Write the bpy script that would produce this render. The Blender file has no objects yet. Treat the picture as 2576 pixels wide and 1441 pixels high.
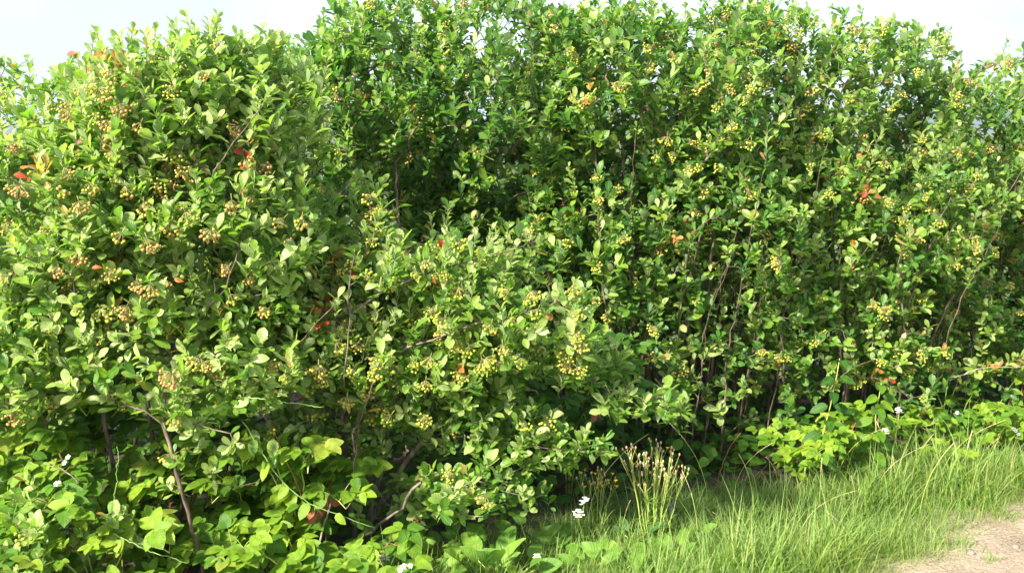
import bpy, math, random
import numpy as np
from mathutils import Vector, Euler

SC = bpy.context.scene
COL = SC.collection
RS = np.random.RandomState(11)
random.seed(11)
PI = math.pi

# ------------------------------------------------------------------ camera
CAM_H = 1.35
PITCH = math.radians(8.2)
FPX = 2696.0                       # focal length in pixels of a 2576 px wide frame
cam_d = bpy.data.cameras.new('camera')
cam_d.sensor_width = 36.0
cam_d.lens = 36.0 * FPX / 2576.0
cam_d.clip_start = 0.05
cam_d.clip_end = 6000
cam = bpy.data.objects.new('camera', cam_d)
COL.objects.link(cam)
cam.location = (0, 0, CAM_H)
cam.rotation_euler = (math.radians(90) - PITCH, 0, 0)
SC.camera = cam

# ------------------------------------------------------------------ sky, sun, exposure
SUN_DIR = Vector((-0.60, -0.60, 0.58)).normalized()
SUN_EL = math.asin(SUN_DIR.z)
SUN_AZ = math.atan2(SUN_DIR.x, SUN_DIR.y)
W = bpy.data.worlds.new('World')
SC.world = W
W.use_nodes = True
wn, wl = W.node_tree.nodes, W.node_tree.links
wn.clear()
w_out = wn.new('ShaderNodeOutputWorld')
w_bg = wn.new('ShaderNodeBackground')
w_bg.inputs['Strength'].default_value = 0.15
w_sky = wn.new('ShaderNodeTexSky')
w_sky.sky_type = 'NISHITA'
w_sky.sun_disc = False
w_sky.sun_elevation = SUN_EL
w_sky.sun_rotation = SUN_AZ % (2 * PI)
w_sky.dust_density = 2.2
w_sky.air_density = 1.0
w_tc = wn.new('ShaderNodeTexCoord')
w_mp = wn.new('ShaderNodeMapping')
w_mp.inputs['Scale'].default_value = (1.6, 1.6, 4.0)
w_no = wn.new('ShaderNodeTexNoise')
w_no.inputs['Scale'].default_value = 1.7
w_no.inputs['Detail'].default_value = 5
w_rp = wn.new('ShaderNodeMapRange')
w_rp.inputs['From Min'].default_value = 0.35
w_rp.inputs['From Max'].default_value = 0.65
w_rp.inputs['To Min'].default_value = 0.45
w_rp.inputs['To Max'].default_value = 0.92
w_mx = wn.new('ShaderNodeMixRGB')
w_mx.inputs['Color2'].default_value = (1.5, 1.64, 1.82, 1)      # thin high cloud
wl.new(w_tc.outputs['Generated'], w_mp.inputs['Vector'])
wl.new(w_mp.outputs['Vector'], w_no.inputs['Vector'])
wl.new(w_no.outputs['Fac'], w_rp.inputs['Value'])
wl.new(w_rp.outputs['Result'], w_mx.inputs['Fac'])
wl.new(w_sky.outputs['Color'], w_mx.inputs['Color1'])
wl.new(w_mx.outputs['Color'], w_bg.inputs['Color'])
wl.new(w_bg.outputs['Background'], w_out.inputs['Surface'])

sun_d = bpy.data.lights.new('sun', 'SUN')
sun_d.energy = 4.2
sun_d.angle = math.radians(4)      # the sun stands behind thin high cloud
sun_d.color = (1.0, 0.935, 0.79)
sun = bpy.data.objects.new('sun', sun_d)
COL.objects.link(sun)
sun.rotation_euler = (-SUN_DIR).to_track_quat('-Z', 'Y').to_euler()

SC.view_settings.view_transform = 'Standard'
SC.view_settings.look = 'None'
SC.view_settings.exposure = 1.86
SC.view_settings.gamma = 1.0
SC.cycles.max_bounces = 9
SC.cycles.diffuse_bounces = 6
SC.cycles.glossy_bounces = 2
SC.cycles.transmission_bounces = 4

# ------------------------------------------------------------------ helpers
def at(px, py, Y):
    """world point that lies at distance Y (along +Y) under picture position px, py"""
    cx, cy = (px - 1288.0) / FPX, (py - 720.5) / FPX
    c, s = math.cos(PITCH), math.sin(PITCH)
    d = np.array([cx, c - cy * s, -s - cy * c])
    return np.array([0, 0, CAM_H]) + d * (Y / d[1])

def ground_at(px, py):
    cx, cy = (px - 1288.0) / FPX, (py - 720.5) / FPX
    c, s = math.cos(PITCH), math.sin(PITCH)
    d = np.array([cx, c - cy * s, -s - cy * c])
    return np.array([0, 0, CAM_H]) + d * (-CAM_H / d[2])

def nrm(v):
    v = np.asarray(v, float)
    return v / np.maximum(np.linalg.norm(v, axis=-1, keepdims=True), 1e-9)

def rand_unit(n):
    return nrm(RS.normal(size=(n, 3)))

def wobble(p, f, seed=0):
    """smooth pseudo noise in about -1..1 at points p"""
    r = np.random.RandomState(100 + seed)
    out = np.zeros(len(p))
    for k in range(7):
        d = nrm(r.normal(size=3))
        out += np.sin(p @ d * f * r.uniform(.6, 1.7) + r.uniform(0, 6.28))
    return out / 3.2

def mesh_from(name, V, polys, mats, uv=None, tint=None, midx=None, smooth=True):
    """V (n,3); polys: list of int arrays (m,k) -> mesh datablock"""
    me = bpy.data.meshes.new(name)
    V = np.ascontiguousarray(V, np.float32)
    me.vertices.add(len(V))
    me.vertices.foreach_set('co', V.ravel())
    polys = [np.asarray(p, np.int32) for p in polys if len(p)]
    loops = np.concatenate([p.ravel() for p in polys])
    tot = np.concatenate([np.full(len(p), p.shape[1], np.int32) for p in polys])
    start = np.concatenate([[0], np.cumsum(tot)[:-1]]).astype(np.int32)
    me.loops.add(len(loops))
    me.loops.foreach_set('vertex_index', loops)
    me.polygons.add(len(tot))
    me.polygons.foreach_set('loop_start', start)
    me.polygons.foreach_set('use_smooth', np.full(len(tot), smooth, bool))
    if midx is not None:
        me.polygons.foreach_set('material_index', np.asarray(midx, np.int32))
    for m in (mats if isinstance(mats, (list, tuple)) else [mats]):
        me.materials.append(m)
    if uv is not None:
        l = me.uv_layers.new(name='leaf_uv')
        l.data.foreach_set('uv', np.ascontiguousarray(uv[loops], np.float32).ravel())
    if tint is not None:
        a = me.attributes.new('tint', 'FLOAT', 'POINT')
        a.data.foreach_set('value', np.ascontiguousarray(tint, np.float32))
    me.update(calc_edges=True)
    return me

def link(name, me, parent=None, loc=None):
    o = bpy.data.objects.new(name, me)
    COL.objects.link(o)
    if parent is not None:
        o.parent = parent
    if loc is not None:
        o.location = loc
    return o

def tag(o, label=None, cat=None, group=None, kind=None):
    if label: o['label'] = label
    if cat: o['category'] = cat
    if group: o['group'] = group
    if kind: o['kind'] = kind
    return o

def thing(name, label, cat, loc, group=None):
    o = bpy.data.objects.new(name, None)
    o.empty_display_size = .05
    COL.objects.link(o)
    o.location = loc
    return tag(o, label, cat, group)

class Geo:
    """collects pieces of one mesh"""
    def __init__(s):
        s.V, s.P, s.T, s.U, s.M, s.n = [], [], [], [], [], 0
    def add(s, V, polys, tint=.5, uv=None, mi=0):
        V = np.asarray(V, float)
        s.V.append(V)
        for p in polys:
            p = np.asarray(p)
            if len(p):
                s.P.append(p + s.n); s.M.append(np.full(len(p), mi))
        s.T.append(np.broadcast_to(np.asarray(tint, float), (len(V),)))
        s.U.append(np.zeros((len(V), 2)) if uv is None else uv)
        s.n += len(V)
    def tube(s, pts, rad, sides=6, tint=.5, mi=0):
        pts = np.asarray(pts, float)
        n = len(pts)
        rad = np.broadcast_to(np.asarray(rad, float), (n,))
        t = nrm(np.gradient(pts, axis=0))
        ref = np.array([.31, .87, .12]) if abs(t[0] @ nrm([.31, .87, .12])) < .9 else np.array([.9, -.1, .3])
        u = nrm(np.cross(t, ref)); v = np.cross(t, u)
        a = np.arange(sides) * 2 * PI / sides
        R = pts[:, None] + rad[:, None, None] * (np.cos(a)[None, :, None] * u[:, None] + np.sin(a)[None, :, None] * v[:, None])
        i = np.arange(n - 1)[:, None] * sides; j = np.arange(sides)[None]; k = (j + 1) % sides
        q = np.stack([i + j, i + k, i + sides + k, i + sides + j], -1).reshape(-1, 4)
        s.add(R.reshape(-1, 3), [q, [list(range(sides))[::-1]], [list(range((n - 1) * sides, n * sides))]], tint, None, mi)
    def ball(s, c, r, tint=.5, mi=0, squash=1.0):
        V, F = ICO
        s.add(np.asarray(c) + V * r * np.array([1, 1, squash]), [F], tint, None, mi)
    def leaf(s, tmpl, base, d, up, length, tint=.5, mi=0, width=1.0):
        V, F, U = place_leaves(tmpl, np.array([base]), np.array([d]), np.array([up]), np.array([length]), np.array([width]))
        s.add(V, [F], tint, U, mi)
    def mesh(s, name, mats, smooth=True):
        return mesh_from(name, np.concatenate(s.V), s.P, mats, np.concatenate(s.U), np.concatenate(s.T), np.concatenate(s.M), smooth)

def ico():
    import bmesh
    bm = bmesh.new()
    bmesh.ops.create_icosphere(bm, subdivisions=2, radius=1)
    V = np.array([v.co[:] for v in bm.verts]); F = np.array([[v.index for v in f.verts] for f in bm.faces])
    bm.free()
    return V, F
ICO = ico()

def leaf_template(ts, ws, fold=.25, curl=.2, wave=0., pet=0., serr=0.):
    """three verts a station: left edge, midrib, right edge; x across, y along, z up"""
    V, U = [], []
    for i, (t, w) in enumerate(zip(ts, ws)):
        z = -curl * t * t + .25 * curl * t
        for sx in (-1, 0, 1):
            V.append((sx * w, t + (serr * (i % 2) if sx else 0), z + (fold * w + wave * math.sin(9 * t + sx) if sx else 0)))
            U.append((sx, t))
    V = np.array(V, float)
    F = []
    for i in range(len(ts) - 1):
        a, b = 3 * i, 3 * (i + 1)
        F += [(a, a + 1, b + 1), (a, b + 1, b), (a + 1, a + 2, b + 2), (a + 1, b + 2, b + 1)]
    V[:, 1] += pet
    return V, np.array(F), np.array(U, float)

OB_T = [0, .12, .3, .5, .68, .83, .94, 1]
OB_W = [.012, .06, .15, .225, .25, .205, .1, .004]
LEAVES = [leaf_template(OB_T, OB_W, f, c, .012) for f, c in ((.2, .12), (.35, .3), (.1, .05), (.45, .45), (.28, -.1))]
OV_T = [0, .06, .14, .22, .31, .4, .5, .6, .7, .79, .87, .94, 1]
OV_W = [.01, .17, .26, .29, .335, .31, .325, .27, .26, .18, .14, .06, .003]
BRAMBLE = [leaf_template(OV_T, OV_W, f, c, .018, serr=.02) for f, c in ((.22, .2), (.1, .35), (.35, .1))]
DOCK = [leaf_template([0, .1, .25, .45, .65, .82, .94, 1], [.05, .2, .26, .27, .22, .15, .07, .004], .2, c, .02) for c in (.3, .55)]
NARROW = [leaf_template([0, .15, .4, .65, .85, 1], [.01, .05, .07, .06, .035, .002], .3, c) for c in (.3, .7)]

def place_leaves(tmpl, base, d, up, length, width):
    V, F, U = tmpl
    d = nrm(d)
    x = nrm(np.cross(d, up)); z = np.cross(x, d)
    P = base[:, None] + length[:, None, None] * ((V[None, :, 0:1] * width[:, None, None]) * x[:, None] + V[None, :, 1:2] * d[:, None] + V[None, :, 2:3] * z[:, None])
    n, m = P.shape[:2]
    FF = (F[None] + (np.arange(n) * m)[:, None, None]).reshape(-1, 3)
    return P.reshape(-1, 3), FF, np.tile(U, (n, 1))

def leaf_mesh(name, tmpls, base, d, up, length, tint, mats, width=None):
    g = Geo()
    n = len(base)
    if width is None: width = RS.uniform(.85, 1.15, n)
    which = RS.randint(0, len(tmpls), n)
    for k, t in enumerate(tmpls):
        s = which == k
        if s.any():
            V, F, U = place_leaves(t, base[s], d[s], up[s], length[s], width[s])
            g.add(V, [F], np.repeat(tint[s], len(t[0])), U)
    return g.mesh(name, mats)

# ------------------------------------------------------------------ materials
def mat(name):
    m = bpy.data.materials.new(name)
    m.use_nodes = True
    nt = m.node_tree
    b = nt.nodes['Principled BSDF']
    return m, nt, nt.nodes, nt.links, b, nt.nodes['Material Output']

def ramp(nodes, stops):
    r = nodes.new('ShaderNodeValToRGB')
    e = r.color_ramp.elements
    while len(e) < len(stops): e.new(.5)
    for el, (p, c) in zip(e, stops):
        el.position = p; el.color = (*c, 1)
    return r

def leaf_material(name, stops, back, rough=.38, transl=.3, tcol=(1.15, 1.25, .55), vein=.25, ior=1.45, spec=.5, nveins=40.):
    m, nt, N, L, b, out = mat(name)
    a = N.new('ShaderNodeAttribute'); a.attribute_name = 'tint'
    r = ramp(N, stops); L.new(a.outputs['Fac'], r.inputs['Fac'])
    uv = N.new('ShaderNodeUVMap'); uv.uv_map = 'leaf_uv'
    sx = N.new('ShaderNodeSeparateXYZ'); L.new(uv.outputs['UV'], sx.inputs['Vector'])
    ab = N.new('ShaderNodeMath'); ab.operation = 'ABSOLUTE'; L.new(sx.outputs['X'], ab.inputs[0])
    mr = N.new('ShaderNodeMapRange'); mr.inputs['From Min'].default_value = .03; mr.inputs['From Max'].default_value = .12
    mr.inputs['To Min'].default_value = vein * 2.2; mr.inputs['To Max'].default_value = 0
    L.new(ab.outputs[0], mr.inputs['Value'])
    # side veins
    m1 = N.new('ShaderNodeMath'); m1.operation = 'MULTIPLY'; m1.inputs[1].default_value = nveins; L.new(sx.outputs['Y'], m1.inputs[0])
    m2 = N.new('ShaderNodeMath'); m2.operation = 'MULTIPLY_ADD'; m2.inputs[1].default_value = -nveins * .28
    L.new(ab.outputs[0], m2.inputs[0]); L.new(m1.outputs[0], m2.inputs[2])
    sn = N.new('ShaderNodeMath'); sn.operation = 'SINE'; L.new(m2.outputs[0], sn.inputs[0])
    # mottling
    tc = N.new('ShaderNodeTexCoord')
    no = N.new('ShaderNodeTexNoise'); no.inputs['Scale'].default_value = 55; no.inputs['Detail'].default_value = 3
    L.new(tc.outputs['Object'], no.inputs['Vector'])
    mo = N.new('ShaderNodeMapRange'); mo.inputs['From Min'].default_value = .3; mo.inputs['From Max'].default_value = .7
    mo.inputs['To Min'].default_value = .78; mo.inputs['To Max'].default_value = 1.2
    L.new(no.outputs['Fac'], mo.inputs['Value'])
    mu = N.new('ShaderNodeMixRGB'); mu.blend_type = 'MULTIPLY'; mu.inputs['Fac'].default_value = 1
    L.new(r.outputs['Color'], mu.inputs['Color1']); L.new(mo.outputs['Result'], mu.inputs['Color2'])
    mv = N.new('ShaderNodeMixRGB'); mv.inputs['Color2'].default_value = (.22, .3, .09, 1)
    L.new(mr.outputs['Result'], mv.inputs['Fac']); L.new(mu.outputs['Color'], mv.inputs['Color1'])
    sp = N.new('ShaderNodeTexNoise'); sp.inputs['Scale'].default_value = 170; sp.inputs['Detail'].default_value = 1
    L.new(tc.outputs['Object'], sp.inputs['Vector'])
    sm = N.new('ShaderNodeMapRange'); sm.inputs['From Min'].default_value = .665; sm.inputs['From Max'].default_value = .72
    sm.inputs['To Max'].default_value = .7; L.new(sp.outputs['Fac'], sm.inputs['Value'])
    ms = N.new('ShaderNodeMixRGB'); ms.inputs['Color2'].default_value = (.2, .13, .045, 1)
    L.new(sm.outputs['Result'], ms.inputs['Fac']); L.new(mv.outputs['Color'], ms.inputs['Color1'])
    mv = ms
    ge = N.new('ShaderNodeNewGeometry')
    mb = N.new('ShaderNodeMixRGB'); L.new(ge.outputs['Backfacing'], mb.inputs['Fac'])
    bk = N.new('ShaderNodeMixRGB'); bk.inputs['Fac'].default_value = .75; bk.inputs['Color2'].default_value = (*back, 1)
    L.new(mv.outputs['Color'], bk.inputs['Color1'])
    L.new(mv.outputs['Color'], mb.inputs['Color1']); L.new(bk.outputs['Color'], mb.inputs['Color2'])
    L.new(mb.outputs['Color'], b.inputs['Base Color'])
    b.inputs['IOR'].default_value = ior
    b.inputs['Specular IOR Level'].default_value = spec
    rr = N.new('ShaderNodeMapRange'); rr.inputs['To Min'].default_value = rough; rr.inputs['To Max'].default_value = rough + .3
    L.new(ge.outputs['Backfacing'], rr.inputs['Value']); L.new(rr.outputs['Result'], b.inputs['Roughness'])
    bp = N.new('ShaderNodeBump'); bp.inputs['Strength'].default_value = .22; bp.inputs['Distance'].default_value = .002
    L.new(sn.outputs[0], bp.inputs['Height']); L.new(bp.outputs['Normal'], b.inputs['Normal'])
    tr = N.new('ShaderNodeBsdfTranslucent')
    tm = N.new('ShaderNodeMixRGB'); tm.blend_type = 'MULTIPLY'; tm.inputs['Fac'].default_value = 1
    tm.inputs['Color2'].default_value = (*tcol, 1)
    L.new(mv.outputs['Color'], tm.inputs['Color1']); L.new(tm.outputs['Color'], tr.inputs['Color'])
    ad = N.new('ShaderNodeMixShader'); ad.inputs['Fac'].default_value = transl
    L.new(b.outputs['BSDF'], ad.inputs[1]); L.new(tr.outputs['BSDF'], ad.inputs[2])
    L.new(ad.outputs['Shader'], out.inputs['Surface'])
    return m

M_LEAF = leaf_material('shrub_leaf', [(0, (.035, .115, .022)), (.28, (.08, .195, .024)), (.55, (.185, .285, .035)), (.86, (.325, .395, .15)), (.91, (.4, .37, .1)), (.96, (.42, .25, .07)), (1, (.38, .13, .05))],
                       (.3, .39, .19), rough=.37, transl=.38, tcol=(1.75, 2.2, .7))
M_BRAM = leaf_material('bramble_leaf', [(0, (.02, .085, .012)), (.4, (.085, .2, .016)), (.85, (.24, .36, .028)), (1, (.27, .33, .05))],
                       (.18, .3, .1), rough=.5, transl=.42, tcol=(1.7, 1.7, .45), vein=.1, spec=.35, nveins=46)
M_WEED = leaf_material('weed_leaf', [(0, (.04, .11, .03)), (.5, (.11, .24, .03)), (1, (.24, .38, .06))],
                       (.18, .28, .1), rough=.5, transl=.4, tcol=(1.8, 1.9, .6), vein=.2, spec=.35)
M_AUT = leaf_material('autumn_leaf', [(0, (.5, .045, .03)), (.35, (.6, .12, .03)), (.6, (.55, .22, .05)), (.8, (.4, .14, .06)), (1, (.22, .08, .05))],
                      (.5, .2, .1), rough=.45, transl=.35, tcol=(1.3, .9, .6), vein=.05)
M_YEL = leaf_material('yellow_leaf', [(0, (.6, .4, .02)), (1, (.7, .55, .06))], (.6, .45, .1), rough=.5, transl=.4, tcol=(1.2, 1.1, .5), vein=.05)
M_DEAD = leaf_material('dead_leaf', [(0, (.16, .05, .025)), (1, (.3, .11, .05))], (.25, .12, .07), rough=.7, transl=.15, tcol=(1, .8, .6), vein=.05)
M_GRASS = leaf_material('grass_blade', [(0, (.055, .15, .02)), (.5, (.165, .305, .03)), (.82, (.32, .43, .09)), (1, (.55, .47, .26))],
                        (.2, .3, .08), rough=.42, transl=.4, tcol=(1.5, 1.55, .6), vein=.1)

def bark_material(name, c1, c2, c3):
    m, nt, N, L, b, out = mat(name)
    tc = N.new('ShaderNodeTexCoord')
    mp = N.new('ShaderNodeMapping'); mp.inputs['Scale'].default_value = (1, 1, .35)
    no = N.new('ShaderNodeTexNoise'); no.inputs['Scale'].default_value = 60; no.inputs['Detail'].default_value = 6
    L.new(tc.outputs['Object'], mp.inputs['Vector']); L.new(mp.outputs['Vector'], no.inputs['Vector'])
    r = ramp(N, [(.3, c1), (.52, c2), (.72, c3)]); L.new(no.outputs['Fac'], r.inputs['Fac'])
    L.new(r.outputs['Color'], b.inputs['Base Color'])
    b.inputs['Roughness'].default_value = .75
    bp = N.new('ShaderNodeBump'); bp.inputs['Strength'].default_value = .6; bp.inputs['Distance'].default_value = .003
    L.new(no.outputs['Fac'], bp.inputs['Height']); L.new(bp.outputs['Normal'], b.inputs['Normal'])
    return m
M_BARK = bark_material('shrub_bark', (.05, .032, .022), (.13, .088, .062), (.24, .18, .14))
M_GREYB = bark_material('grey_bark', (.06, .045, .035), (.15, .115, .09), (.27, .22, .18))
M_CANE = bark_material('cane_bark', (.14, .045, .025), (.26, .09, .045), (.34, .17, .1))
M_DRYW = bark_material('dry_wood', (.1, .075, .055), (.24, .19, .14), (.4, .34, .27))

def plain(name, col, rough=.5, var=.25, scale=30, transl=0):
    m, nt, N, L, b, out = mat(name)
    tc = N.new('ShaderNodeTexCoord')
    no = N.new('ShaderNodeTexNoise'); no.inputs['Scale'].default_value = scale; no.inputs['Detail'].default_value = 4
    L.new(tc.outputs['Object'], no.inputs['Vector'])
    r = ramp(N, [(.3, tuple(c * (1 - var) for c in col)), (.7, tuple(min(1, c * (1 + var)) for c in col))])
    L.new(no.outputs['Fac'], r.inputs['Fac']); L.new(r.outputs['Color'], b.inputs['Base Color'])
    b.inputs['Roughness'].default_value = rough
    if transl:
        b.inputs['Subsurface Weight'].default_value = transl
        b.inputs['Subsurface Radius'].default_value = (.003, .004, .001)
    return m
M_VINE = plain('vine_stem', (.19, .32, .085), .5)
M_STALK = plain('green_stalk', (.36, .43, .1), .5)
M_STRAW = plain('dry_straw', (.55, .45, .24), .6)
M_WHITE = plain('white_petal', (.82, .82, .76), .6, .06)
M_YFLO = plain('yellow_petal', (.75, .42, .02), .55, .15)
M_BUD = plain('dry_bud', (.36, .25, .13), .7, .4, 200)
M_PURP = plain('purple_petal', (.25, .08, .5), .55, .2)
M_STONE = plain('stone', (.2, .165, .14), .9, .45, 60)

def berry_material():
    m, nt, N, L, b, out = mat('berry_skin')
    a = N.new('ShaderNodeAttribute'); a.attribute_name = 'tint'
    oi = N.new('ShaderNodeObjectInfo')
    ad = N.new('ShaderNodeMath'); ad.operation = 'MULTIPLY_ADD'; ad.inputs[1].default_value = .48
    L.new(oi.outputs['Random'], ad.inputs[0]); L.new(a.outputs['Fac'], ad.inputs[2])
    r = ramp(N, [(.15, (.17, .29, .02)), (.45, (.29, .37, .03)), (.74, (.39, .38, .045)), (.92, (.43, .31, .07)), (1, (.43, .23, .07))])
    L.new(ad.outputs[0], r.inputs['Fac'])
    L.new(r.outputs['Color'], b.inputs['Base Color'])
    b.inputs['Roughness'].default_value = .4
    b.inputs['Subsurface Weight'].default_value = .15
    b.inputs['Subsurface Radius'].default_value = (.003, .003, .001)
    return m
M_BERRY = berry_material()
M_PEDI = plain('berry_stalk', (.3, .27, .09), .6)
M_RIPE = plain('ripe_berry_skin', (.16, .02, .02), .35, .6, 90)

# ------------------------------------------------------------------ ground, path, hills
def soil_material():
    m, nt, N, L, b, out = mat('soil')
    tc = N.new('ShaderNodeTexCoord')
    n1 = N.new('ShaderNodeTexNoise'); n1.inputs['Scale'].default_value = 9; n1.inputs['Detail'].default_value = 8
    n2 = N.new('ShaderNodeTexNoise'); n2.inputs['Scale'].default_value = .5; n2.inputs['Detail'].default_value = 5
    for n in (n1, n2): L.new(tc.outputs['Object'], n.inputs['Vector'])
    r1 = ramp(N, [(.3, (.03, .022, .014)), (.6, (.08, .06, .038)), (.8, (.14, .11, .07))])
    r2 = ramp(N, [(.35, (.05, .085, .02)), (.6, (.09, .12, .035)), (.75, (.16, .14, .07))])
    L.new(n1.outputs['Fac'], r1.inputs['Fac']); L.new(n2.outputs['Fac'], r2.inputs['Fac'])
    sx = N.new('ShaderNodeSeparateXYZ'); L.new(tc.outputs['Object'], sx.inputs['Vector'])
    mr = N.new('ShaderNodeMapRange'); mr.inputs['From Min'].default_value = 5.6; mr.inputs['From Max'].default_value = 7.0
    L.new(sx.outputs['Y'], mr.inputs['Value'])
    mx = N.new('ShaderNodeMixRGB'); L.new(mr.outputs['Result'], mx.inputs['Fac'])
    L.new(r1.outputs['Color'], mx.inputs['Color1']); L.new(r2.outputs['Color'], mx.inputs['Color2'])
    L.new(mx.outputs['Color'], b.inputs['Base Color']); b.inputs['Roughness'].default_value = .95
    bp = N.new('ShaderNodeBump'); bp.inputs['Distance'].default_value = .03; bp.inputs['Strength'].default_value = .8
    L.new(n1.outputs['Fac'], bp.inputs['Height']); L.new(bp.outputs['Normal'], b.inputs['Normal'])
    return m
M_SOIL = soil_material()

def path_material():
    m, nt, N, L, b, out = mat('dirt')
    tc = N.new('ShaderNodeTexCoord')
    n1 = N.new('ShaderNodeTexNoise'); n1.inputs['Scale'].default_value = 5; n1.inputs['Detail'].default_value = 9; n1.inputs['Roughness'].default_value = .65
    n2 = N.new('ShaderNodeTexNoise'); n2.inputs['Scale'].default_value = 130; n2.inputs['Detail'].default_value = 4
    vo = N.new('ShaderNodeTexVoronoi'); vo.inputs['Scale'].default_value = 75
    for n in (n1, n2, vo): L.new(tc.outputs['Object'], n.inputs['Vector'])
    r1 = ramp(N, [(.3, (.19, .145, .1)), (.5, (.29, .225, .16)), (.7, (.38, .305, .225))])
    L.new(n1.outputs['Fac'], r1.inputs['Fac'])
    r2 = ramp(N, [(.3, (.7, .7, .7)), (.7, (1.2, 1.2, 1.2))]); L.new(n2.outputs['Fac'], r2.inputs['Fac'])
    mx = N.new('ShaderNodeMixRGB'); mx.blend_type = 'MULTIPLY'; mx.inputs['Fac'].default_value = 1
    L.new(r1.outputs['Color'], mx.inputs['Color1']); L.new(r2.outputs['Color'], mx.inputs['Color2'])
    L.new(mx.outputs['Color'], b.inputs['Base Color']); b.inputs['Roughness'].default_value = .95
    ad = N.new('ShaderNodeMath'); ad.operation = 'MULTIPLY_ADD'; ad.inputs[1].default_value = .6
    L.new(n2.outputs['Fac'], ad.inputs[0]); L.new(n1.outputs['Fac'], ad.inputs[2])
    a2 = N.new('ShaderNodeMath'); a2.operation = 'MULTIPLY_ADD'; a2.inputs[1].default_value = -.5
    L.new(vo.outputs['Distance'], a2.inputs[0]); L.new(ad.outputs[0], a2.inputs[2])
    bp = N.new('ShaderNodeBump'); bp.inputs['Distance'].default_value = .012; bp.inputs['Strength'].default_value = .7
    L.new(a2.outputs[0], bp.inputs['Height']); L.new(bp.outputs['Normal'], b.inputs['Normal'])
    return m
M_PATH = path_material()

g = Geo()
S = 3000.
g.add([(-S, -S, 0), (S, -S, 0), (S, S, 0), (-S, S, 0)], [[(0, 1, 2, 3)]])
tag(link('ground', g.mesh('ground', M_SOIL)), kind='structure')

# the verge line: near edge of the grass, where the dirt path starts
PE0, PE1 = ground_at(2320, 1441)[:2], ground_at(2650, 1290)[:2]
PDIR = nrm(PE1 - PE0)
PN = np.array([PDIR[1], -PDIR[0]])                 # points from the verge onto the path
def path_dist(p):
    """signed distance of ground points from the path's edge, positive on the path"""
    q = p[:, :2] - PE0
    s = q @ PDIR
    e = .05 * np.sin(s * 5.1 + .6) + .03 * np.sin(s * 13.3) + .018 * np.sin(s * 31 + 1)
    return q @ PN - e
ss = np.linspace(-4, 9, 260)
edge = .05 * np.sin(ss * 5.1 + .6) + .03 * np.sin(ss * 13.3) + .018 * np.sin(ss * 31 + 1)
V, F = [], []
cols = np.array([-.3, -.2, -.08, .3, .8, 1.6, 2.6])
for i, s in enumerate(ss):
    for j, c in enumerate(cols):
        p = PE0 + PDIR * s + PN * ((edge[i] if c < 1 else 0) + c)
        h = .006 + .016 * min(1, (c + .3) / .22) + .006 * math.sin(p[0] * 9) * math.sin(p[1] * 7) * min(1, (c + .3) / .22)
        V.append((p[0], p[1], h))
for i in range(len(ss) - 1):
    for j in range(len(cols) - 1):
        a = i * len(cols) + j
        F.append((a, a + 1, a + 1 + len(cols), a + len(cols)))
g = Geo(); g.add(V, [F])
tag(link('path', g.mesh('path', M_PATH)), kind='structure')

M_HILL = plain('wooded_hill', (.035, .065, .03), .9, .35, .02)
g = Geo()
nx = 160
xs = np.linspace(-1800, 2600, nx)
hz = 14 + 10 * np.sin(xs * .0035 + 1.2) + 6 * np.sin(xs * .011) + 2.5 * np.sin(xs * .05) + 22 * np.exp(-((xs - 640) / 260) ** 2)
rows = [(1000, 0.), (1120, .55), (1250, .9), (1400, 1.), (1900, .0)]
V = [(x, y + 60 * math.sin(x * .004), -.5 + h * k + 1.2 * math.sin(x * .13 + y) * k) for (y, k) in rows for x, h in zip(xs, hz)]
F = [(r * nx + i, r * nx + i + 1, (r + 1) * nx + i + 1, (r + 1) * nx + i) for r in range(len(rows) - 1) for i in range(nx - 1)]
g.add(V, [F])
tag(link('hills', g.mesh('hills', M_HILL)), kind='structure')

# ------------------------------------------------------------------ shrub builder
R_TIP, R_EXP = .0012, .44

def P_(sk, idx): return sk.P[idx]

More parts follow.
